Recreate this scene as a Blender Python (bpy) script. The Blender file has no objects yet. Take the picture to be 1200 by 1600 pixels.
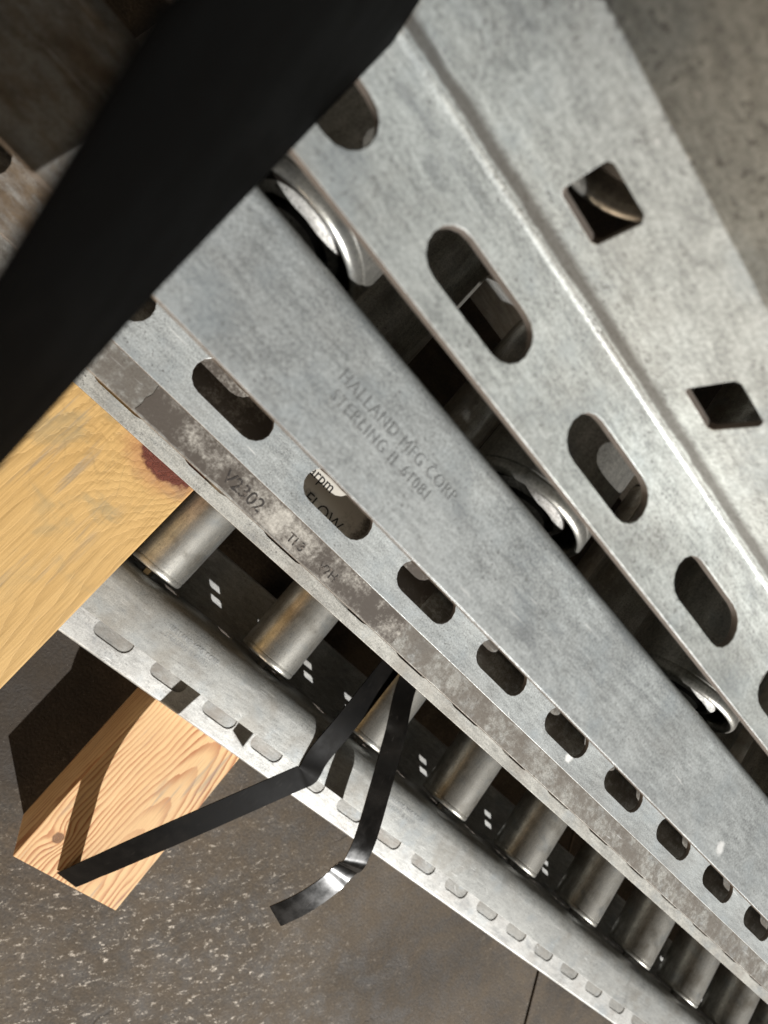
import bpy, bmesh, math, random
from mathutils import Vector, Matrix
from mathutils.geometry import tessellate_polygon

random.seed(7)
scene = bpy.context.scene
COL = scene.collection

# All layout numbers below are millimetres: x along the lanes, y along the rollers,
# z measured down from a datum 521 mm above the concrete floor.
FLOOR = -521.0
def W(x, y, z):
    return Vector((x / 1000.0, y / 1000.0, (z - FLOOR) / 1000.0))

# ------------------------------------------------------------------ camera
cam_d = bpy.data.cameras.new('camera')
cam = bpy.data.objects.new('camera', cam_d)
COL.objects.link(cam)
r0 = Vector((0.65119699, 0.62376207, 0.43227695))
r1 = Vector((0.67345975, -0.73754880, 0.04973664))
r2 = Vector((0.34984917, 0.25873278, -0.90036820))
m = Matrix((r0, -r1, -r2)).transposed().to_4x4()
m.translation = W(0, 0, 0)
cam.matrix_world = m
cam_d.sensor_fit = 'VERTICAL'
cam_d.sensor_height = 36.0
cam_d.lens = 36.0 * 900.0 / 1600.0
cam_d.clip_start = 0.005
cam_d.clip_end = 60.0
cam_d.dof.use_dof = True
cam_d.dof.focus_distance = 0.27
cam_d.dof.aperture_fstop = 13.0
scene.camera = cam

# ------------------------------------------------------------------ light
world = bpy.data.worlds.new('World')
scene.world = world
world.use_nodes = True
bg = world.node_tree.nodes['Background']
bg.inputs[0].default_value = (1.0, 0.90, 0.78, 1)
bg.inputs[1].default_value = 0.045

LDIR = Vector((0.95, -0.84, 1.0)).normalized()
lamp_d = bpy.data.lights.new('work_lamp', 'POINT')
lamp_d.energy = 3050.0
lamp_d.shadow_soft_size = 0.022
lamp_d.color = (1.0, 0.985, 0.96)
lamp = bpy.data.objects.new('work_lamp', lamp_d)
COL.objects.link(lamp)
lamp.location = W(180, -20, -300) + LDIR * 6.0

# added dim warm fill, low on the -y side, lifting the shaded rail web
fill_d = bpy.data.lights.new('fill_light', 'AREA')
fill_d.shape = 'DISK'
fill_d.size = 1.2
fill_d.energy = 40.0
fill_d.color = (1.0, 0.80, 0.60)
fill = bpy.data.objects.new('fill_light', fill_d)
COL.objects.link(fill)
fill.location = W(-700, -2500, 130)
fill.rotation_euler = (W(100, 0, -150) - fill.location).to_track_quat('-Z', 'Y').to_euler()

scene.view_settings.view_transform = 'Standard'
scene.view_settings.look = 'None'
scene.view_settings.exposure = 0.0
scene.view_settings.gamma = 1.0
scene.view_settings.use_curve_mapping = False
scene.cycles.use_denoising = True
scene.cycles.max_bounces = 6
scene.cycles.diffuse_bounces = 1

# ------------------------------------------------------------------ node helper
class G:
    def __init__(self, name):
        self.mat = bpy.data.materials.new(name)
        self.mat.use_nodes = True
        self.nt = self.mat.node_tree
        self.nt.nodes.clear()
        self.out = self.nt.nodes.new('ShaderNodeOutputMaterial')
        self.bsdf = self.nt.nodes.new('ShaderNodeBsdfPrincipled')
        self.nt.links.new(self.bsdf.outputs[0], self.out.inputs[0])
    def put(self, sock, v):
        if isinstance(v, bpy.types.NodeSocket):
            self.nt.links.new(v, sock)
        elif isinstance(v, (tuple, list)):
            n = len(sock.default_value)
            v = tuple(v) + (1.0,) * (n - len(v))
            sock.default_value = v[:n]
        else:
            sock.default_value = v
    def set(self, **kw):
        for k, v in kw.items():
            self.put(self.bsdf.inputs[k.replace('_', ' ')], v)
    def m(self, op, a, b=0.0, c=None, clamp=False):
        n = self.nt.nodes.new('ShaderNodeMath')
        n.operation = op
        n.use_clamp = clamp
        self.put(n.inputs[0], a)
        self.put(n.inputs[1], b)
        if c is not None:
            self.put(n.inputs[2], c)
        return n.outputs[0]
    def pos(self):
        return self.nt.nodes.new('ShaderNodeNewGeometry').outputs['Position']
    def obj(self):
        return self.nt.nodes.new('ShaderNodeTexCoord').outputs['Object']
    def sep(self, v):
        n = self.nt.nodes.new('ShaderNodeSeparateXYZ')
        self.put(n.inputs[0], v)
        return n.outputs
    def comb(self, x, y, z):
        n = self.nt.nodes.new('ShaderNodeCombineXYZ')
        for i, q in enumerate((x, y, z)):
            self.put(n.inputs[i], q)
        return n.outputs[0]
    def mul(self, v, s):
        n = self.nt.nodes.new('ShaderNodeVectorMath')
        n.operation = 'MULTIPLY'
        self.put(n.inputs[0], v)
        n.inputs[1].default_value = s
        return n.outputs[0]
    def add(self, v, s):
        n = self.nt.nodes.new('ShaderNodeVectorMath')
        n.operation = 'ADD'
        self.put(n.inputs[0], v)
        self.put(n.inputs[1], s)
        return n.outputs[0]
    def noise(self, v, scale, detail=4.0, rough=0.55, dist=0.0):
        n = self.nt.nodes.new('ShaderNodeTexNoise')
        self.put(n.inputs['Vector'], v)
        n.inputs['Scale'].default_value = scale
        n.inputs['Detail'].default_value = detail
        n.inputs['Roughness'].default_value = rough
        n.inputs['Distortion'].default_value = dist
        return n.outputs[0]
    def voro(self, v, scale, feature='F1'):
        n = self.nt.nodes.new('ShaderNodeTexVoronoi')
        n.feature = feature
        self.put(n.inputs['Vector'], v)
        n.inputs['Scale'].default_value = scale
        return n.outputs[0]
    def ss(self, v, lo, hi, a=0.0, b=1.0):
        n = self.nt.nodes.new('ShaderNodeMapRange')
        n.interpolation_type = 'SMOOTHSTEP'
        self.put(n.inputs[0], v)
        for i, q in enumerate((lo, hi, a, b)):
            self.put(n.inputs[1 + i], q)
        return n.outputs[0]
    def mix(self, f, a, b, mode='MIX'):
        n = self.nt.nodes.new('ShaderNodeMix')
        n.data_type = 'RGBA'
        n.blend_type = mode
        n.clamp_factor = True
        self.put(n.inputs[0], f)
        self.put(n.inputs[6], a)
        self.put(n.inputs[7], b)
        return n.outputs[2]
    def bump(self, h, strength, dist):
        n = self.nt.nodes.new('ShaderNodeBump')
        n.inputs['Strength'].default_value = strength
        n.inputs['Distance'].default_value = dist
        self.put(n.inputs['Height'], h)
        self.put(self.bsdf.inputs['Normal'], n.outputs[0])

# ------------------------------------------------------------------ materials
def galvanised(name, base=(0.50, 0.525, 0.515), grime=0.25, grime_col=(0.16, 0.13, 0.10),
               metallic=0.35, rough=0.48, seed=0.0, stretch='x', pits=0.5, scr=0.5, crease=None, dust_z=None, brown_x=None, spot=None):
    g = G(name)
    p = g.add(g.pos(), (seed, seed * 0.37, seed * 0.71))
    big = g.noise(p, 22, 3)
    mid = g.noise(p, 120, 5, 0.6)
    st = (0.22, 1, 1) if stretch == 'x' else (1, 0.22, 1)
    grain = g.noise(g.mul(p, st), 520, 5, 0.65)
    fine = g.noise(p, 1300, 4, 0.7)
    tone = g.m('ADD', g.m('MULTIPLY', big, 0.22), g.m('MULTIPLY', mid, 0.20))
    tone = g.m('ADD', tone, g.m('MULTIPLY', grain, 0.36))
    tone = g.m('ADD', tone, g.m('MULTIPLY', fine, 0.52))
    lo = tuple(c * 0.42 for c in base)
    hi = tuple(min(1, c * 1.42) for c in base)
    col = g.mix(g.ss(tone, 0.44, 0.88), lo, hi)
    # cool oxide clouds
    col = g.mix(g.ss(g.noise(p, 60, 4, 0.6), 0.50, 0.72, 0, 0.42), col, (0.27, 0.315, 0.345))
    # brown film
    gm = g.ss(g.m('ADD', g.m('MULTIPLY', g.noise(p, 35, 5, 0.6), 0.7), g.m('MULTIPLY', mid, 0.3)), 0.46, 0.66)
    col = g.mix(g.m('MULTIPLY', gm, grime), col, grime_col)
    # dark pits and specks
    sp = g.ss(g.noise(p, 900, 2, 0.5), 0.615, 0.68)
    spm = g.m('MULTIPLY', sp, g.ss(g.noise(p, 45, 3), 0.42, 0.62))
    col = g.mix(g.m('MULTIPLY', spm, pits), col, (0.10, 0.095, 0.09))
    # dark handling smudges dragged along the lane
    sm = g.ss(g.noise(g.mul(p, (0.35, 1, 1)), 75, 5, 0.65, 0.3), 0.56, 0.72)
    sm = g.m('MULTIPLY', sm, g.ss(g.noise(g.add(p, (3.1, 1.7, 0.4)), 13, 2), 0.47, 0.6))
    col = g.mix(g.m('MULTIPLY', sm, 0.8 * pits), col, (0.15, 0.16, 0.17))
    # crossing scuffs where loads were dragged
    vr = g.nt.nodes.new('ShaderNodeVectorRotate')
    vr.rotation_type = 'Z_AXIS'
    vr.inputs['Angle'].default_value = 0.55
    g.put(vr.inputs['Vector'], p)
    cs = g.ss(g.noise(g.mul(vr.outputs[0], (0.09, 1, 1)), 800, 2, 0.5), 0.675, 0.73)
    cs = g.m('MULTIPLY', cs, g.ss(g.noise(g.add(p, (7.3, 0.2, 2.2)), 32, 3), 0.56, 0.68))
    col = g.mix(g.m('MULTIPLY', cs, scr), col, (0.85, 0.85, 0.83))
    if spot:
        sx_, sy_, sr_ = spot
        q3 = g.sep(g.pos())
        ex = g.m('SUBTRACT', q3[0], sx_)
        ey = g.m('SUBTRACT', q3[1], sy_)
        ed = g.m('SQRT', g.m('ADD', g.m('MULTIPLY', ex, ex), g.m('MULTIPLY', ey, ey)))
        ed = g.m('ADD', ed, g.m('MULTIPLY', g.m('SUBTRACT', g.noise(p, 500, 3), 0.5), sr_ * 0.9))
        col = g.mix(g.ss(ed, sr_, sr_ * 0.4, 0, 0.9), col, (0.86, 0.86, 0.84))
    if dust_z:
        # dust and grease settled on the upper flange
        dm = g.ss(g.sep(g.pos())[2], dust_z - 0.002, dust_z)
        dn = g.ss(g.m('ADD', g.m('MULTIPLY', g.noise(p, 90, 6, 0.7), 0.6), g.m('MULTIPLY', g.noise(p, 420, 5, 0.7), 0.4)), 0.36, 0.58)
        col = g.mix(g.m('MULTIPLY', g.m('MULTIPLY', dm, dn), 0.85), col, (0.15, 0.128, 0.105))
    if brown_x:  # darker mottled brown on the -x side of this line
        rm = g.ss(g.m('ADD', g.sep(g.pos())[0], g.m('MULTIPLY', g.m('SUBTRACT', g.noise(p, 60, 4, 0.6), 0.5), 0.02)), brown_x + 0.006, brown_x - 0.006)
        rn = g.ss(g.noise(g.mul(p, (0.4, 1, 1)), 130, 6, 0.7), 0.36, 0.62, 0.45, 1.0)
        col = g.mix(g.m('MULTIPLY', rm, rn), col, g.mix(g.noise(p, 300, 4, 0.7), (0.05, 0.035, 0.024), (0.30, 0.23, 0.16)))
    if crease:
        # shade of the fold painted as a dark line, with a ragged edge
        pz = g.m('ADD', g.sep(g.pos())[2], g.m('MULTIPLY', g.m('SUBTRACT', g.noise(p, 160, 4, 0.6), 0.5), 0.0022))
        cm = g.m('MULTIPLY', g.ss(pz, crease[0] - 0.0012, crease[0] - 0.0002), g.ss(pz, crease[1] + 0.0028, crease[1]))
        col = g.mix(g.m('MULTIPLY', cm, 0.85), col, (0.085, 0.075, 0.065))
    # bright scuffs along the lane
    sx = (0.06, 1, 1) if stretch == 'x' else (1, 0.06, 1)
    sc = g.ss(g.noise(g.mul(p, sx), 900, 2, 0.5, 0.2), 0.66, 0.73)
    scm = g.m('MULTIPLY', sc, g.ss(g.noise(p, 50, 2), 0.5, 0.64))
    col = g.mix(g.m('MULTIPLY', scm, scr), col, (0.82, 0.82, 0.80))
    g.set(Base_Color=col, Metallic=metallic,
          Roughness=g.ss(tone, 0.45, 0.9, rough + 0.12, rough - 0.08))
    g.bump(g.m('ADD', g.m('MULTIPLY', grain, 0.6), g.m('MULTIPLY', fine, 0.5)), 0.22, 0.0006)
    return g.mat

def wood_mat(name, light, mid_c, ring_c, cx, cz, k, freq, knots, top, stain=0.3, seed=0.0, jitter=1.0, ring=0.8, swirl=None):
    g = G(name)
    o = g.obj()
    x, y, z = g.sep(o)
    oo = g.add(o, (seed, seed, seed))
    w1 = g.m('SUBTRACT', g.noise(g.mul(oo, (1, 0.35, 1)), 28, 3), 0.5)
    w2 = g.m('SUBTRACT', g.noise(g.mul(oo, (1, 0.12, 1)), 160, 4), 0.5)
    xx = g.m('ADD', g.m('SUBTRACT', x, cx), g.m('MULTIPLY', w1, 0.016 * jitter))
    zz = g.m('SUBTRACT', g.m('SUBTRACT', z, cz), g.m('MULTIPLY', y, k))
    r = g.m('SQRT', g.m('ADD', g.m('MULTIPLY', xx, xx), g.m('MULTIPLY', zz, zz)))
    r = g.m('ADD', r, g.m('MULTIPLY', w2, 0.0022))
    kmask = None
    for (kx, ky, kr, kcol, stretch) in knots:
        dx = g.m('SUBTRACT', x, kx)
        dy = g.m('MULTIPLY', g.m('SUBTRACT', y, ky), stretch)
        d = g.m('SQRT', g.m('ADD', g.m('MULTIPLY', dx, dx), g.m('MULTIPLY', dy, dy)))
        d = g.m('ADD', d, g.m('MULTIPLY', g.m('SUBTRACT', g.noise(oo, 350, 3), 0.5), kr * 0.45))
        bulge = g.m('MULTIPLY', g.m('EXPONENT', g.m('MULTIPLY', g.m('POWER', g.m('DIVIDE', d, kr * 2.2), 2), -1)), kr * 1.7)
        r = g.m('ADD', r, bulge)
        mk = g.ss(d, kr * 1.05, kr * 0.86)
        kmask = (kmask or []) + [(mk, kcol, d, kr)]
    ph = g.m('FRACT', g.m('MULTIPLY', r, freq))
    late = g.m('MULTIPLY', g.ss(ph, 0.35, 0.93), g.ss(ph, 1.0, 0.95))
    late = g.m('MULTIPLY', late, g.ss(g.noise(g.mul(oo, (1, 0.3, 1)), 30, 2), 0.32, 0.6, 0.35, 1.0))
    fib = g.noise(g.mul(oo, (1, 0.03, 1)), 1500, 4, 0.7)
    col = g.mix(g.noise(g.mul(oo, (1, 0.25, 1)), 35, 4), light, mid_c)
    col = g.mix(g.m('MULTIPLY', late, ring), col, ring_c)
    col = g.mix(g.ss(fib, 0.40, 0.72, 0.0, 0.42), col, tuple(c * 0.55 for c in mid_c))
    # grey-blue sap stain streaks
    stn = g.ss(g.noise(g.mul(oo, (1, 0.07, 1)), 210, 4, 0.6), 0.54, 0.70)
    stn = g.m('MULTIPLY', stn, g.ss(g.noise(oo, 24, 2), 0.45, 0.62))
    col = g.mix(g.m('MULTIPLY', stn, stain), col, (0.20, 0.19, 0.17))
    if swirl:
        # curly figure thrown round the knot
        dx = g.m('SUBTRACT', x, swirl[0])
        dy = g.m('SUBTRACT', y, swirl[1])
        dd = g.m('SQRT', g.m('ADD', g.m('MULTIPLY', dx, dx), g.m('MULTIPLY', dy, dy)))
        fl = g.noise(g.mul(oo, (1.0, 0.55, 1)), 26, 2, 0.45, 0.8)
        ln = g.m('ABSOLUTE', g.m('SUBTRACT', g.m('FRACT', g.m('MULTIPLY', fl, 15)), 0.5))
        lm = g.m('MULTIPLY', g.ss(ln, 0.13, 0.02), g.ss(dd, 0.085, 0.03))
        lm = g.m('MULTIPLY', lm, g.ss(g.noise(oo, 90, 3), 0.38, 0.58))
        col = g.mix(g.m('MULTIPLY', lm, 0.22), col, (0.20, 0.14, 0.06))
        gs = g.m('MULTIPLY', g.ss(g.noise(oo, 55, 5, 0.6, 0.6), 0.5, 0.68), g.ss(dd, 0.11, 0.03))
        col = g.mix(g.m('MULTIPLY', gs, 0.55), col, (0.26, 0.22, 0.13))
    for mk, kc, d, kr in kmask or []:
        rg = g.ss(g.m('FRACT', g.m('MULTIPLY', d, 900)), 0.2, 0.9)
        kcol = g.mix(rg, kc, tuple(c * 0.45 for c in kc))
        halo = g.ss(d, kr * 1.7, kr * 1.0)
        col = g.mix(g.m('MULTIPLY', halo, 0.35), col, tuple(min(1, c * 2.2) for c in kc))
        col = g.mix(mk, col, kcol)
    g.set(Base_Color=col, Roughness=0.62)
    g.bsdf.inputs['Specular IOR Level'].default_value = 0.3
    g.bump(g.m('ADD', g.m('MULTIPLY', fib, 0.8), g.m('MULTIPLY', late, -0.5)), 0.35, 0.0006)
    return g.mat

def concrete_mat():
    g = G('concrete')
    p = g.pos()
    x, y, z = g.sep(p)
    n1 = g.noise(p, 6, 5, 0.6)
    n2 = g.noise(p, 45, 6, 0.65)
    n3 = g.noise(p, 420, 4, 0.6)
    t = g.m('ADD', g.m('MULTIPLY', n1, 0.45), g.m('ADD', g.m('MULTIPLY', n2, 0.4), g.m('MULTIPLY', n3, 0.35)))
    col = g.mix(g.ss(t, 0.42, 0.78), (0.024, 0.019, 0.014), (0.100, 0.078, 0.055))
    # pale flecks, densest in one region of the slab
    rot = g.nt.nodes.new('ShaderNodeVectorRotate')
    rot.rotation_type = 'Z_AXIS'
    rot.inputs['Angle'].default_value = math.radians(-35)
    g.put(rot.inputs['Vector'], p)
    q = g.mul(rot.outputs[0], (0.6, 1, 1))
    sp = g.ss(g.noise(q, 190, 9, 0.85, 0.1), 0.555, 0.615)
    dx = g.m('SUBTRACT', x, 0.31)
    dy = g.m('SUBTRACT', y, -0.285)
    d = g.m('SQRT', g.m('ADD', g.m('MULTIPLY', g.m('MULTIPLY', dx, dx), 0.55), g.m('MULTIPLY', dy, dy)))
    reg = g.m('ADD', g.ss(d, 0.20, 0.03, 0.04, 0.95), g.m('MULTIPLY', g.m('SUBTRACT', g.noise(p, 14, 3), 0.5), 0.9), clamp=True)
    col = g.mix(g.m('MULTIPLY', sp, reg), col, (0.58, 0.52, 0.44))
    # shade beside the blocks, painted into the slab colour
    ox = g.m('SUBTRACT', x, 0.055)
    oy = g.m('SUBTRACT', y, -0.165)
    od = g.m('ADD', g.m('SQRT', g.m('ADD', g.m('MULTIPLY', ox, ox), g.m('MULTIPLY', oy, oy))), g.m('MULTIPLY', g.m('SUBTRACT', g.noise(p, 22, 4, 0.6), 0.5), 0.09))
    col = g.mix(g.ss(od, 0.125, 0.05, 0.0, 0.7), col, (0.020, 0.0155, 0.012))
    spk = g.ss(g.noise(p, 1100, 2), 0.70, 0.76)
    col = g.mix(g.m('MULTIPLY', spk, 0.6), col, (0.45, 0.42, 0.37))
    # hairline cracks
    cr = g.voro(g.add(p, (g.m('MULTIPLY', g.noise(p, 30, 3), 0.05))), 9.0, 'DISTANCE_TO_EDGE')
    crm = g.ss(cr, 0.012, 0.003)
    crm = g.m('MULTIPLY', crm, g.ss(g.noise(p, 7, 2), 0.58, 0.66))
    col = g.mix(g.m('MULTIPLY', crm, 0.6), col, (0.03, 0.025, 0.02))
    g.set(Base_Color=col, Roughness=g.ss(n2, 0.3, 0.7, 0.6, 0.85))
    g.bsdf.inputs['Specular IOR Level'].default_value = 0.25
    g.bump(g.m('ADD', g.m('MULTIPLY', n2, 0.6), g.m('SUBTRACT', g.m('MULTIPLY', n3, 0.5), g.m('MULTIPLY', crm, 0.6))), 0.35, 0.003)
    return g.mat

def strap_mat(name, k=1.0, rough=0.42, spec=0.3):
    g = G(name)
    p = g.pos()
    n = g.noise(p, 60, 4, 0.6)
    f = g.noise(p, 1200, 3)
    sc = g.ss(g.noise(g.mul(p, (1, 0.12, 0.3)), 700, 3, 0.6), 0.62, 0.72)
    col = g.mix(g.ss(n, 0.4, 0.7), tuple(c * k for c in (0.011, 0.010, 0.009)), tuple(c * k for c in (0.022, 0.019, 0.016)))
    col = g.mix(g.m('MULTIPLY', g.ss(f, 0.68, 0.74), 0.25 * k), col, (0.12, 0.09, 0.07))
    col = g.mix(g.m('MULTIPLY', sc, 0.10 * k), col, (0.25, 0.22, 0.2))
    g.set(Base_Color=col, Roughness=g.ss(n, 0.3, 0.7, rough - 0.05, rough + 0.08))
    g.bsdf.inputs['Specular IOR Level'].default_value = spec
    g.bump(g.m('ADD', n, g.m('MULTIPLY', sc, 0.15)), 0.06, 0.0006)
    return g.mat

def sticker_mat():
    g = G('dirty_paper_label')
    p = g.pos()
    a = g.noise(p, 160, 6, 0.7)
    b = g.noise(p, 45, 4, 0.6)
    c = g.noise(p, 700, 4, 0.65)
    x, y, z = g.sep(p)
    t = g.m('ADD', g.m('MULTIPLY', a, 0.45), g.m('ADD', g.m('MULTIPLY', b, 0.35), g.m('MULTIPLY', c, 0.30)))
    # cleaner patch in the middle of the label
    d = g.m('ABSOLUTE', g.m('SUBTRACT', x, 0.056))
    t = g.m('ADD', t, g.m('MULTIPLY', g.ss(d, 0.020, 0.004, 0.0, 0.13), g.ss(y, 0.036, 0.031)))
    t = g.m('ADD', t, g.m('MULTIPLY', g.ss(y, 0.034, 0.037, 0.0, 0.20), g.ss(g.m('ABSOLUTE', g.m('SUBTRACT', x, 0.060)), 0.018, 0.012)))
    t = g.m('ADD', t, g.m('MULTIPLY', g.ss(y, 0.043, 0.0465, 0.0, 0.2), g.ss(g.m('ABSOLUTE', g.m('SUBTRACT', x, 0.052)), 0.016, 0.011)))
    col = g.mix(g.ss(t, 0.52, 0.80), (0.080, 0.066, 0.054), (0.56, 0.53, 0.47))
    g.set(Base_Color=col, Roughness=0.6)
    g.bump(c, 0.2, 0.0004)
    return g.mat

def plain(name, col, rough=0.5, metallic=0.0):
    g = G(name)
    n = g.noise(g.pos(), 500, 3)
    g.set(Base_Color=g.mix(n, tuple(c * 0.7 for c in col), tuple(min(1, c * 1.3) for c in col)), Roughness=rough, Metallic=metallic)
    return g.mat

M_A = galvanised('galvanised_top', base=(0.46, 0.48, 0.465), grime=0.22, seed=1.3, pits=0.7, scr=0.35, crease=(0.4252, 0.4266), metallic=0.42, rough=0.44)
M_B = galvanised('galvanised_second', base=(0.46, 0.482, 0.478), grime=0.20, rough=0.44, seed=4.1, brown_x=-0.037, spot=(0.2194, 0.0376, 0.0030), metallic=0.42, pits=0.6, scr=0.6)
M_C = galvanised('galvanised_third', base=(0.46, 0.455, 0.42), grime=0.4, grime_col=(0.17, 0.135, 0.105), seed=7.7, pits=0.8, dust_z=0.3165)
M_D = galvanised('galvanised_bottom', base=(0.44, 0.445, 0.425), metallic=0.55, rough=0.42, grime=0.45, grime_col=(0.20, 0.17, 0.13), seed=9.2, pits=0.6, scr=0.7)
M_E = galvanised('galvanised_sill', base=(0.50, 0.50, 0.48), metallic=0.45, grime=0.35, grime_col=(0.22, 0.19, 0.16), seed=12.4, pits=0.7, scr=0.8)
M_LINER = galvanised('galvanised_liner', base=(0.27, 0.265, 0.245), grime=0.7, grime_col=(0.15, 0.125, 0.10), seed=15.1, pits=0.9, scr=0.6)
M_ROLL = galvanised('roller_steel', base=(0.50, 0.485, 0.44), grime=0.55, grime_col=(0.13, 0.105, 0.07), metallic=0.85, rough=0.33, seed=3.3, stretch='y', pits=0.6, scr=0.4)
M_CAP = galvanised('bearing_steel', base=(0.58, 0.57, 0.54), grime=0.8, grime_col=(0.07, 0.055, 0.042), metallic=0.4, rough=0.55, seed=5.9, pits=0.8)
M_CUT = plain('cut_edge', (0.14, 0.118, 0.10), 0.6, 0.3)
M_CAP_SHADE = plain('cap_recess_shade', (0.022, 0.018, 0.015), 0.4)  # shade of the recessed cap rings, put in as near-black colour
M_AXLE = plain('axle_steel', (0.30, 0.29, 0.27), 0.4, 0.8)
M_STAMP = plain('stamped_zinc', (0.25, 0.26, 0.26), 0.5, 0.4)
def ink_mat():
    g = G('worn_black_print')
    n = g.noise(g.pos(), 650, 5, 0.7)
    g.set(Base_Color=g.mix(g.ss(n, 0.48, 0.66), (0.035, 0.03, 0.027), (0.20, 0.165, 0.135)), Roughness=0.6)
    return g.mat
M_INK = ink_mat()
M_INK2 = plain('black_print', (0.025, 0.022, 0.02), 0.6)
M_STRAP = strap_mat('black_strap_steel', 0.25, 0.5, 0.06)
M_STRAP2 = strap_mat('polished_black_strap', 0.5, 0.2, 0.42)
M_BAR = strap_mat('black_painted_bar', 0.05, 0.7, 0.02)
M_LABEL = sticker_mat()
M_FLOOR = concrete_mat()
M_GAP = plain('joint_filler', (0.02, 0.016, 0.013), 0.9)

# ------------------------------------------------------------------ object helpers
def tag(o, label=None, cat=None, group=None, kind=None):
    if label: o['label'] = label
    if cat: o['category'] = cat
    if group: o['group'] = group
    if kind: o['kind'] = kind
    return o

def empty(name, loc):
    o = bpy.data.objects.new(name, None)
    o.empty_display_size = 0.02
    o.location = loc
    COL.objects.link(o)
    return o

def link(name, mesh, mat, parent=None, loc=None):
    o = bpy.data.objects.new(name, mesh)
    COL.objects.link(o)
    if mat is not None and not mesh.materials:
        mesh.materials.append(mat)
    if loc is not None:
        o.location = loc
    if parent is not None:
        o.parent = parent
    return o

def mesh_from(name, verts, faces, sharp=35.0):
    me = bpy.data.meshes.new(name)
    me.from_pydata([tuple(v) for v in verts], [], faces)
    me.validate()
    bm = bmesh.new()
    bm.from_mesh(me)
    bmesh.ops.recalc_face_normals(bm, faces=bm.faces)
    bm.to_mesh(me)
    bm.free()
    for p in me.polygons:
        p.use_smooth = True
    me.set_sharp_from_angle(angle=math.radians(sharp))
    return me

# ---- folded sheet-metal rail: a flat pattern in (x, s) with punched holes, folded along a profile
def fold_profile(pts, radius, arc=6):
    """polyline of (y, z) -> list of (s, y, z, ny, nz) samples with rounded bends"""
    P = [Vector(p) for p in pts]
    out = []
    def seg_n(a, b):
        d = (b - a).normalized()
        return Vector((-d.y, d.x))
    path = [(P[0], seg_n(P[0], P[1]))]
    flats = []
    for i in range(1, len(P) - 1):
        a, b, c = P[i - 1], P[i], P[i + 1]
        d1 = (b - a).normalized()
        d2 = (c - b).normalized()
        ang = d1.angle(d2)
        rad = radius[i - 1] if isinstance(radius, tuple) else radius
        t = rad * math.tan(ang / 2)
        n1 = Vector((-d1.y, d1.x))
        n2 = Vector((-d2.y, d2.x))
        side = 1 if d1.x * d2.y - d1.y * d2.x > 0 else -1
        ctr = b - d1 * t + n1 * side * rad
        for k in range(arc + 1):
            f = k / arc
            a0 = (-n1 * side)
            a1 = (-n2 * side)
            th = ang * f
            v = (a0 * math.sin(ang - th) + a1 * math.sin(th)) / math.sin(ang)
            nn = -v * side
            path.append((ctr + v * rad, nn))
    path.append((P[-1], seg_n(P[-2], P[-1])))
    s = 0
    prev = None
    for p, n in path:
        if prev is not None:
            s += (p - prev).length
        out.append((s, p.x, p.y, n.x, n.y))
        prev = p
    return out

def obround(cx, cs, L, Wd, n=9):
    pts = []
    h = (L - Wd) / 2
    r = Wd / 2
    for k in range(n):
        a = -math.pi / 2 + math.pi * k / (n - 1)
        pts.append((cx + h + r * math.cos(a), cs + r * math.sin(a)))
    for k in range(n):
        a = math.pi / 2 + math.pi * k / (n - 1)
        pts.append((cx - h + r * math.cos(a), cs + r * math.sin(a)))
    return pts

def square(cx, cs, w, hgt=None):
    h = w / 2
    v = (hgt or w) / 2
    c = 1.0
    return [(cx - h + c, cs - v), (cx + h - c, cs - v), (cx + h, cs - v + c), (cx + h, cs + v - c),
            (cx + h - c, cs + v), (cx - h + c, cs + v), (cx - h, cs + v - c), (cx - h, cs - v + c)]

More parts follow.
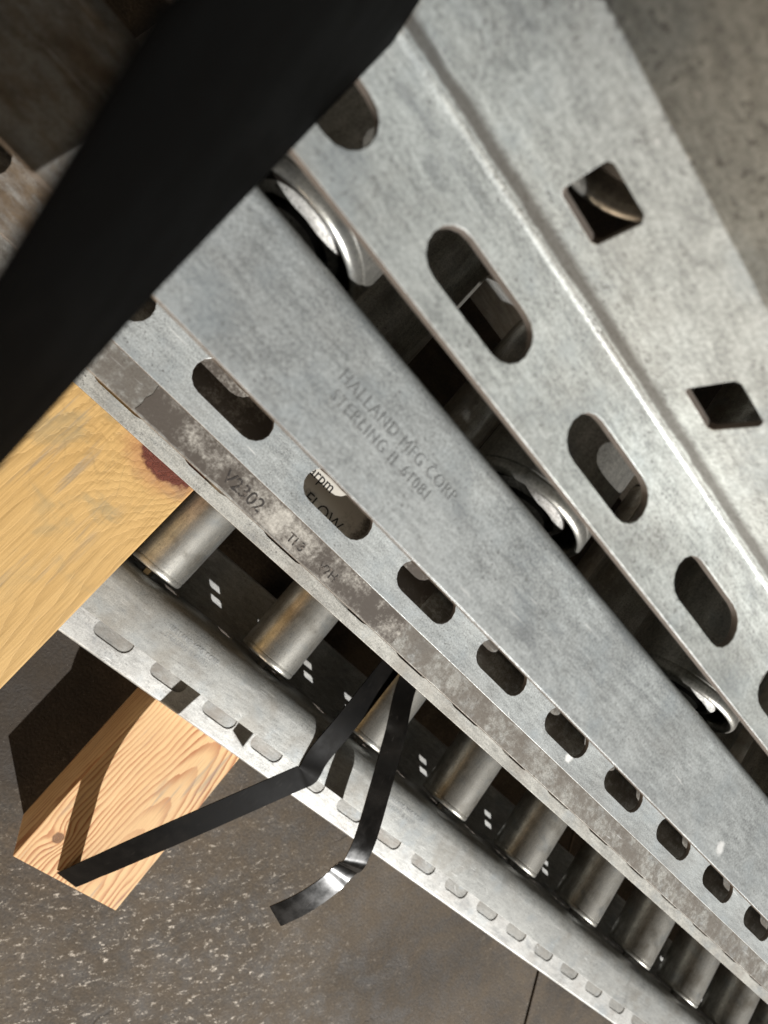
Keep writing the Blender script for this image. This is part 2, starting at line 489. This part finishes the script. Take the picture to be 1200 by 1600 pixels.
def folded_rail(name, profile, radius, t, x0, n_cells, pitch, hole_bands, origin, mat):
    """hole_bands: {segment index in the sampled profile: fn(cx, s0, s1) -> hole polygon}"""
    prof = fold_profile(profile, radius)
    vid = {}
    V2 = []
    def v(x, s):
        key = (round(x, 3), round(s, 3))
        if key not in vid:
            vid[key] = len(V2)
            V2.append((x, s))
        return vid[key]
    F2 = []
    for c in range(n_cells):
        xa = x0 + c * pitch
        xs = [xa + pitch * k / 4 for k in range(5)]
        for j in range(len(prof) - 1):
            sa, sb = prof[j][0], prof[j + 1][0]
            if sb - sa < 1e-6:
                continue
            fn = hole_bands.get(j)
            if fn:
                holes = fn(xa + pitch / 2, sa, sb)
                if isinstance(holes[0][0], (int, float)):
                    holes = [holes]
                outer = [(xq, sa) for xq in xs] + [(xq, sb) for xq in reversed(xs)]
                allp = outer + [q for h in holes for q in h]
                tris = tessellate_polygon([[Vector((a, b, 0)) for a, b in outer]] + [[Vector((a, b, 0)) for a, b in h] for h in holes])
                for tr in tris:
                    F2.append([v(*allp[i]) for i in tr])
            else:
                for k in range(4):
                    F2.append([v(xs[k], sa), v(xs[k + 1], sa), v(xs[k + 1], sb), v(xs[k], sb)])
    def fold(x, s, off):
        for j in range(len(prof) - 1):
            if s <= prof[j + 1][0] + 1e-6:
                a, b = prof[j], prof[j + 1]
                f = 0 if b[0] == a[0] else (s - a[0]) / (b[0] - a[0])
                y, z = a[1] + (b[1] - a[1]) * f, a[2] + (b[2] - a[2]) * f
                n = Vector((a[3] + (b[3] - a[3]) * f, a[4] + (b[4] - a[4]) * f)).normalized()
                return W(x, y + n.x * off, z + n.y * off) - origin
    nv = len(V2)
    verts = [fold(x, s, t / 2) for x, s in V2] + [fold(x, s, -t / 2) for x, s in V2]
    def ar(f):
        a = 0
        for i in range(len(f)):
            p, q = V2[f[i]], V2[f[(i + 1) % len(f)]]
            a += p[0] * q[1] - q[0] * p[1]
        return a
    faces = []
    edges = {}
    n_sheet = 0
    for f in F2:
        if ar(f) < 0:
            f = f[::-1]
        if abs(ar(f)) < 1e-9:
            continue
        faces.append(f)
        faces.append([i + nv for i in reversed(f)])
        for i in range(len(f)):
            e = (f[i], f[(i + 1) % len(f)])
            edges[e] = edges.get(e, 0) + 1
    n_sheet = len(faces)
    for (a, b) in edges:
        if (b, a) not in edges:
            faces.append([b, a, a + nv, b + nv])
    me = mesh_from(name, verts, faces)
    me.materials.append(mat)
    me.materials.append(M_CUT)
    for k in range(n_sheet, len(me.polygons)):
        me.polygons[k].material_index = 1
    return me

def finish_edges(o, w=0.0002, seg=2):
    b = o.modifiers.new('edge_roll', 'BEVEL')
    b.width = w
    b.segments = seg
    b.limit_method = 'ANGLE'
    b.angle_limit = math.radians(60)
    b.harden_normals = False
    return o

def lathe(name, prof, n=40):
    """prof: (r, y) in mm, revolved round the y axis"""
    verts, faces = [], []
    rings = []
    for r, y in prof:
        if r < 1e-6:
            rings.append([len(verts)])
            verts.append((0, y / 1000, 0))
        else:
            ring = []
            for k in range(n):
                a = 2 * math.pi * k / n
                ring.append(len(verts))
                verts.append((r * math.cos(a) / 1000, y / 1000, r * math.sin(a) / 1000))
            rings.append(ring)
    for a, b in zip(rings, rings[1:]):
        for k in range(n):
            k2 = (k + 1) % n
            if len(a) == 1:
                faces.append([a[0], b[k2], b[k]])
            elif len(b) == 1:
                faces.append([a[k], a[k2], b[0]])
            else:
                faces.append([a[k], a[k2], b[k2], b[k]])
    return mesh_from(name, verts, faces, 40)

def lettering(name, text, size, mat, parent, loc, depth, sx=1.0, rot=0.0, bevel=0.0, space=1.0, thin=0.0):
    """flat letters lying on an upward face, reading along +x (size, depth in mm)"""
    cu = bpy.data.curves.new(name, 'FONT')
    cu.body = text
    cu.size = size / 1000
    cu.extrude = depth / 1000
    cu.bevel_depth = bevel / 1000
    cu.resolution_u = 3
    cu.space_character = space
    cu.offset = -thin / 1000
    tmp = bpy.data.objects.new(name, cu)
    COL.objects.link(tmp)
    bpy.context.view_layer.update()
    me = bpy.data.meshes.new_from_object(tmp.evaluated_get(bpy.context.evaluated_depsgraph_get()))
    bpy.data.objects.remove(tmp)
    me.materials.clear()
    o = link(name, me, mat, parent, loc)
    o.scale = (sx, 1, 1)
    o.rotation_euler = (0, 0, rot)
    return o

# ------------------------------------------------------------------ the floor
def build_floor():
    bm = bmesh.new()
    # concrete slabs meet at a saw-cut joint that runs out under the stack
    a = W(742, -113, 0)
    d = (W(769, -169.7, 0) - a)
    d.z = 0
    d.normalize()
    n = Vector((-d.y, d.x, 0))
    base = Vector((a.x, a.y, 0))
    L = 6.0
    def quad(p):
        bm.faces.new([bm.verts.new(q) for q in p])
    for sgn in (1, -1):
        e = base + n * (0.0022 * sgn)
        e0, e1 = e - d * L, e + d * L
        o = n * (6.0 * sgn)
        dz = Vector((0, 0, -0.012))
        quad([e0, e1, e1 + o, e0 + o])
        quad([e0, e1, e1 + dz, e0 + dz])
    q0, q1 = base - d * L, base + d * L
    w = n * 0.0022
    dz = Vector((0, 0, -0.012))
    quad([q0 - w + dz, q1 - w + dz, q1 + w + dz, q0 + w + dz])
    bmesh.ops.recalc_face_normals(bm, faces=bm.faces)
    for f in bm.faces:
        if abs(f.normal.z) > 0.9 and f.normal.z < 0:
            f.normal_flip()
    me = bpy.data.meshes.new('floor')
    bm.to_mesh(me)
    bm.free()
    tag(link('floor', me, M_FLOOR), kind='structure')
build_floor()

# ------------------------------------------------------------------ timber
def timber(name, x0, x1, y0, y1, z0, z1, mat, label, group=None, cat='timber block'):
    c = W((x0 + x1) / 2, (y0 + y1) / 2, (z0 + z1) / 2)
    bm = bmesh.new()
    bmesh.ops.create_cube(bm, size=1)
    bmesh.ops.scale(bm, vec=((x1 - x0) / 1000, (y1 - y0) / 1000, (z1 - z0) / 1000), verts=bm.verts)
    bmesh.ops.bevel(bm, geom=bm.edges[:], offset=0.0008, segments=2, affect='EDGES', profile=0.6)
    # sawn surface: subdivide along the grain and let it wander a little
    me = bpy.data.meshes.new(name)
    bm.to_mesh(me)
    bm.free()
    o = link(name, me, mat, None, c)
    tag(o, label, cat, group)
    return o

B1 = (-60.0, 29.5, -150.0, 100.0, -371.0, -281.2)
B2 = (134.5, 223.5, -236.5, -32.0, -521.0, -465.2)
def local(bk, x, y):
    return ((x - (bk[0] + bk[1]) / 2) / 1000, (y - (bk[2] + bk[3]) / 2) / 1000)
k1 = local(B1, 13, 27)
M_W1 = wood_mat('pine_yellow', (0.64, 0.43, 0.185), (0.50, 0.295, 0.095), (0.36, 0.22, 0.08), 0.085, -0.035, 0.10, 330,
                [(k1[0], k1[1], 0.0170, (0.15, 0.042, 0.026), 1.35)], 0.04, stain=0.6, seed=2.0, jitter=1.2, ring=0.55, swirl=k1)
ka = local(B2, 151, -213)
kb = local(B2, 209, -163)
LZ2 = 0.0278 - 0.13 * ((-268.0 - (B2[2] + B2[3]) / 2) / 1000)
M_W2 = wood_mat('pine_pale', (0.72, 0.51, 0.28), (0.62, 0.37, 0.165), (0.34, 0.115, 0.038), 0.020, LZ2, 0.13, 270,
                [(ka[0], ka[1], 0.0042, (0.25, 0.12, 0.05), 1.0)],
                0.03, stain=0.5, seed=5.0, jitter=1.1, ring=1.0)
M_W3 = wood_mat('pine_plain', (0.62, 0.43, 0.20), (0.50, 0.31, 0.12), (0.34, 0.18, 0.07), 0.05, -0.08, 0.05, 160, [], 0.02, seed=9.0)

timber('timber_block', *B1, M_W1, 'yellow pine block with dark red knot, wedged between two roller lanes')
timber('timber_block', *B2, M_W2, 'pale pine block with swirling red grain lying on the concrete floor')

# ------------------------------------------------------------------ roller lanes
ROLL_R = 22.0
LEN = 345.0
tube_me = lathe('tube', [(19.2, 7.0), (19.6, 1.2), (20.2, 0.25), (20.9, 0.0), (21.5, 0.35), (21.9, 1.3), (ROLL_R, 2.2), (21.95, 3.4), (21.6, 3.7), (21.6, 4.2), (21.95, 4.5), (ROLL_R, 5.5), (ROLL_R, LEN * 0.5), (ROLL_R, LEN - 3),
                         (21.4, LEN - 0.4), (20.6, LEN), (19.0, LEN - 4)], 56)
tube_me.materials.append(M_ROLL)
cap_me = lathe('bearing_cap', [(19.3, 6.6), (17.2, 7.4), (15.2, 6.2), (14.0, 3.6), (13.2, 2.2), (12.2, 1.6), (11.6, 2.2), (11.0, 3.4), (9.9, 3.6), (9.0, 1.2),
                               (7.6, -0.6), (5.8, -1.3), (3.9, -1.2)], 48)
cap_me.materials.append(M_CAP)
cap_me.materials.append(M_CAP_SHADE)
for f in cap_me.polygons:
    rr = math.hypot(f.center.x, f.center.z) * 1000
    if rr > 13.6 or 9.2 < rr < 11.4:
        f.material_index = 1
axle_me = lathe('axle', [(0, -9.5), (3.2, -9.5), (3.9, -8.8), (3.9, 14.0), (0, 14.0)], 6)
axle_me.materials.append(M_AXLE)

def add_rollers(lane, origin, xs, y0, zc, axles=True):
    for x in xs:
        r = link('roller', tube_me, None, lane, W(x, y0, zc) - origin)
        r.rotation_euler = (0, random.uniform(0, 6.28), 0)
        link('bearing_cap', cap_me, None, r)
        if axles:
            link('axle', axle_me, None, r)

def channel(edge, web, zb, zt, t=2.0, flip=1):
    """mid-surface of an outward facing C rail; zb / zt are the upper faces of its two flanges"""
    return [(edge, zb - t / 2), (web, zb - t / 2), (web, zt - t / 2), (edge, zt - t / 2)]

X0, CELLS = -259.0, 29
def slot_fn(offset):
    def f(cx, s0, s1):
        return obround(cx, s0 + offset, 31.5, 12.8)
    return f

def lane(label, edge, web, zb, zt, mat, rollers, roll_y, roll_z, x_shift, square_holes=None, mirror_web=None, group=None, t=2.0, radius=4.5, foot=None):
    origin = W(0, (edge + web) / 2, zb - t)
    e = empty('roller_lane', origin)
    tag(e, label, 'roller lane')
    prof = channel(edge, web, zb, zt, t)
    if foot:
        radius = (foot, radius)
    bands = {0: slot_fn(13.3)}
    if square_holes:
        zc, w = square_holes
        p = fold_profile(prof, radius)
        for j in range(len(p) - 1):
            if abs(p[j][1] - p[j + 1][1]) < 1e-6 and p[j + 1][2] - p[j][2] > 15:
                if isinstance(zc, tuple):
                    bands[j] = lambda cx, s0, s1, z0=p[j][2]: [square(cx + 0.7, s0 + (zq - z0), w, hq) for zq, hq in zc]
                else:
                    bands[j] = lambda cx, s0, s1, z0=p[j][2]: square(cx + 0.7, s0 + (zc - z0), w)
    me = folded_rail('side_rail', prof, radius, t, X0 + x_shift, CELLS, 50.3, bands, origin, mat)
    rail = finish_edges(link('side_rail', me, mat, e))
    # far rail of the lane, facing the other way
    fy = roll_y + LEN + (roll_y - web)
    prof2 = [(fy + (web - edge), zb - t / 2), (fy, zb - t / 2), (fy, zt - t / 2), (fy + (web - edge), zt - t / 2)]
    me2 = folded_rail('side_rail', prof2, radius, t, X0 + x_shift, CELLS, 50.3, {0: slot_fn(13.3)}, origin, mat)
    finish_edges(link('side_rail', me2, mat, e))
    add_rollers(e, origin, rollers, roll_y, roll_z, not square_holes or zb < -400)
    return e, rail, origin

# slot phase: a slot centre sits at X0 + x_shift + 25.15 + k * 50.3
def phase(xc):
    return ((xc - X0 - 25.15) % 50.3)

lane_a, rail_a, org_a = lane('topmost galvanised lane whose web has square punched holes above the slotted flange',
    61.8, 95.0, -99, -27, M_A, [16 + 102 * k for k in range(-2, 10)], 101, -70, phase(24.5), square_holes=(-81, 12.5), radius=2.4)
lane_b, rail_b, org_b = lane('second galvanised lane from the top, broad flange stamped with maker lettering',
    31.7, 65.0, -192, -121, M_B, [-11 + 102 * k for k in range(-2, 11)], 72.5, -145, phase(59.7))
lane_c, rail_c, org_c = lane('third galvanised lane with the dirty paper label, resting on the yellow block',
    21.7, 55.0, -279, -204, M_C, [30 + 102 * k for k in range(-2, 11)], 63, -230, phase(79.5))
lane_d, rail_d, org_d = lane('lowest galvanised lane with bare steel rollers showing under the yellow block',
    -64.0, -30.0, -446, -377, M_D, [57 + 102.5 * k for k in range(-2, 10)], -24, -400, phase(31.0), radius=13.0, square_holes=(((-432.0, 6.5), (-422.5, 7.5)), 12.0), foot=4.0)

# slotted sill under the lowest lane
def slotted_sill():
    origin = W(0, -70, -465)
    e = empty('slotted_sill', origin)
    tag(e, 'flat slotted galvanised strip between the lowest lane and the pale block', 'slotted strip')
    prof = [(-97.0, -464.8), (-97.0, -449.4), (14.0, -449.4), (14.0, -464.8)]
    p = fold_profile(prof, 1.8)
    bands = {}
    for j in range(len(p) - 1):
        if abs(p[j][2] - p[j + 1][2]) < 1e-6 and p[j + 1][1] - p[j][1] > 20:
            bands[j] = lambda cx, s0, s1, y0=p[j][1]: obround(cx, s0 + (-79.2 - y0), 31.5, 13.0)
    me = folded_rail('strip', prof, 1.8, 0.8, X0 + phase(78.5), CELLS, 50.3, bands, origin, M_E)
    me.materials[1] = M_E
    finish_edges(link('strip', me, M_E, e))
    # closed liner right behind the slots
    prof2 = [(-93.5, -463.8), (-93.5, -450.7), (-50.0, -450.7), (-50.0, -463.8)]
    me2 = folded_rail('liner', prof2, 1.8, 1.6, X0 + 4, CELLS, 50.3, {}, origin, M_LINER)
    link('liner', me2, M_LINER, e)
slotted_sill()

# ---- stamped lettering on the upper flanges
def stamp(rail, org, x, y, z, s=1.0, mat=M_STAMP):
    lettering('stamped_lettering', 'HALLAND MFG CORP.', 4.8 * s, mat, rail, W(x, y, z) - org, 0.10, 0.80, 0.0, 0.04, 1.13, 0.05)
    lettering('stamped_lettering', 'STERLING IL 61081', 4.5 * s, mat, rail, W(x + 1.5, y - 4.7 * s, z) - org, 0.10, 0.80, 0.0, 0.04, 1.16, 0.05)
stamp(rail_b, org_b, 18.0, 48.6, -121)
stamp(rail_d, org_d, 86.0, -44.6, -377, 0.98)
stamp(rail_d, org_d, 297.0, -44.6, -377, 0.98)

# ---- paper label on lane C
def paper_label():
    verts, faces = [], []
    nx, ny = 44, 12
    x0, x1, y0, y1 = -9.5, 118.5, 22.4, 52.5
    rnd = random.Random(3)
    for i in range(nx + 1):
        for j in range(ny + 1):
            x = x0 + (x1 - x0) * i / nx
            y = y0 + (y1 - y0) * j / ny
            if i in (0, nx): x += rnd.uniform(-0.5, 0.5)
            if j in (0, ny): y += rnd.uniform(-0.25, 0.25)
            verts.append(W(x, y, -203.78 + rnd.uniform(-0.03, 0.03)) - org_c)
    def q(i, j): return i * (ny + 1) + j
    for i in range(nx):
        for j in range(ny):
            faces.append([q(i, j), q(i + 1, j), q(i + 1, j + 1), q(i, j + 1)])
    me = mesh_from('paper_label', verts, faces)
    for p in me.polygons:
        p.use_smooth = True
    lab = link('paper_label', me, M_LABEL, lane_c)
    z = -203.66
    lettering('printed_text', 'V2302', 7.2, M_INK, lab, W(25.0, 24.6, z) - org_c, 0.02, 0.95)
    lettering('printed_text', 'TI 3', 5.2, M_INK, lab, W(56.5, 24.6, z) - org_c, 0.02, 0.95)
    lettering('printed_text', 'V7H', 5.2, M_INK, lab, W(73.0, 24.6, z) - org_c, 0.02, 0.95)
    lettering('printed_text', 'FLOW', 7.0, M_INK2, lab, W(51.2, 39.0, z) - org_c, 0.02, 0.95)
    lettering('printed_text', 'arpm', 6.2, M_INK2, lab, W(46.2, 48.3, z) - org_c, 0.02, 0.9)
paper_label()

# ------------------------------------------------------------------ steel strapping
def ribbon(name, pts, width, thick, label, per=10):
    """pts: (centre xyz mm, across xyz)"""
    C = [Vector(p[0]) for p in pts]
    A = [Vector(p[1]).normalized() for p in pts]
    def cr(P, i, t):
        p0 = P[max(i - 1, 0)]; p1 = P[i]; p2 = P[i + 1]; p3 = P[min(i + 2, len(P) - 1)]
        return 0.5 * ((2 * p1) + (p2 - p0) * t + (2 * p0 - 5 * p1 + 4 * p2 - p3) * t * t + (3 * p1 - p0 - 3 * p2 + p3) * t ** 3)
    cs, ac = [], []
    for i in range(len(C) - 1):
        for k in range(per):
            t = k / per
            cs.append(cr(C, i, t)); ac.append(A[i].lerp(A[i + 1], t).normalized())
    cs.append(C[-1]); ac.append(A[-1])
    base = min(cs, key=lambda v: v.z)
    origin = W(*base)
    verts, faces = [], []
    for i, c in enumerate(cs):
        d = (cs[min(i + 1, len(cs) - 1)] - cs[max(i - 1, 0)]).normalized()
        a = (ac[i] - d * ac[i].dot(d)).normalized()
        n = a.cross(d).normalized()
        b = 0.18
        hw, ht = width / 2, thick / 2
        for (u, w) in ((-hw + b, ht), (hw - b, ht), (hw, ht - b), (hw, -ht + b), (hw - b, -ht), (-hw + b, -ht), (-hw, -ht + b), (-hw, ht - b)):
            q = c + a * u + n * w
            verts.append(W(q.x, q.y, q.z) - origin)
    m = len(cs)
    for i in range(m - 1):
        for k in range(8):
            k2 = (k + 1) % 8
            faces.append([i * 8 + k, i * 8 + k2, (i + 1) * 8 + k2, (i + 1) * 8 + k])
    faces.append(list(range(8)))
    faces.append([(m - 1) * 8 + k for k in reversed(range(8))])
    me = mesh_from(name, verts, faces, 25)
    o = link(name, me, M_STRAP, None, origin)
    tag(o, label, 'steel strap')
    return o

# strap bent over the edge of the lowest lane, its tail resting on the pale block
ribbon('steel_strap', [
    ((231, 120, -375.2), (1, 0, 0)), ((229, 60, -374), (1, 0, 0)), ((226, 17, -371), (1, 0, 0)), ((225.5, -22, -371), (1, 0, 0)), ((227, -50, -375.6), (1, 0, 0)),
    ((229.2, -61.5, -376.1), (1, -0.1, 0)), ((229.3, -65.6, -377.0), (1, -0.35, 0)), ((227.5, -69.4, -378.5), (1, -0.5, 0)), ((223.3, -77.0, -380.0), (1, -0.52, 0)), ((213.7, -95.2, -384.0), (1, -0.5, 0)),
    ((202.6, -117.7, -390.0), (1, -0.48, 0)), ((192.2, -140.1, -397.0), (1, -0.44, 0)), ((184.7, -158.3, -404.0), (1, -0.38, 0)), ((179.0, -176.0, -413.0), (1, -0.3, 0)),
    ((175.4, -193.5, -424.5), (1, -0.22, 0)), ((175.2, -206.6, -437.0), (1, -0.18, 0)), ((175.6, -219.0, -449.0), (1, -0.18, 0)), ((176.3, -232.5, -463.0), (1, -0.18, 0))],
    18.0, 0.8, 'black strap kinked over the lowest lane, tail end resting on the pale block')
# second strap, springing out over the rollers with a curled tip
o = ribbon('steel_strap', [
    ((238, 140, -374.5), (1, 0.05, 0)), ((239, 70, -372.5), (1, 0.15, 0)), ((243.4, 27.3, -366.0), (1, 0.3, 0)), ((253.8, -6.6, -355.0), (1, 0.3, 0)), ((266.3, -42.5, -348.0), (1, 0.3, 0)),
    ((275.9, -67.7, -345.0), (1, 0.3, 0)), ((281.2, -82.6, -346.0), (1, 0.25, 0)), ((283.4, -88.6, -348.2), (1, 0.1, 0)), ((284.6, -93.0, -352.4), (1, 0.0, 0)),
    ((285.0, -99.0, -354.9), (1, -0.05, 0)), ((284.6, -106.0, -356.0), (1, -0.12, 0.02)), ((282.8, -118.0, -359.6), (1, -0.2, 0.04)), ((279.6, -132.0, -364.6), (1, -0.3, 0.06)), ((274.3, -147.6, -371.3), (1, -0.35, 0.08))],
    17.5, 0.8, 'shiny black strap sticking out past the lowest lane, free tip curled down')
o.data.materials[0] = M_STRAP2

# ------------------------------------------------------------------ black bar beside the topmost lane
def black_bar():
    # flat bar standing on edge on the topmost lane's flange, poking out towards -y
    bot = [(-19.9, 92.0, -98.8), (-17.9, 66.0, -98.6), (-14.1, 25.8, -93.0), (-10.0, -7.4, -88.0), (-6.0, -45.0, -83.0)]
    top = [(-19.9, 92.0, -30.0), (-17.9, 66.0, -29.0), (-12.1, 17.0, -28.7), (-10.6, -7.4, -51.0), (-8.0, -45.0, -76.0)]
    th = 1.0
    origin = W(-15, 40, -98.8)
    verts, faces = [], []
    n = len(bot)
    for b, t in zip(bot, top):
        for (p, dx) in ((b, 0), (t, 0), (t, -th), (b, -th)):
            verts.append(W(p[0] + dx, p[1], p[2]) - origin)
    for i in range(n - 1):
        for k in range(4):
            k2 = (k + 1) % 4
            faces.append([i * 4 + k, i * 4 + k2, (i + 1) * 4 + k2, (i + 1) * 4 + k])
    faces.append([0, 1, 2, 3])
    faces.append([(n - 1) * 4 + k for k in (3, 2, 1, 0)])
    me = mesh_from('black_bar', verts, faces, 50)
    o = finish_edges(link('black_bar', me, M_BAR, None, origin), 0.0003)
    tag(o, 'wide black painted bar standing on edge across the topmost lane', 'steel bar')
black_bar()
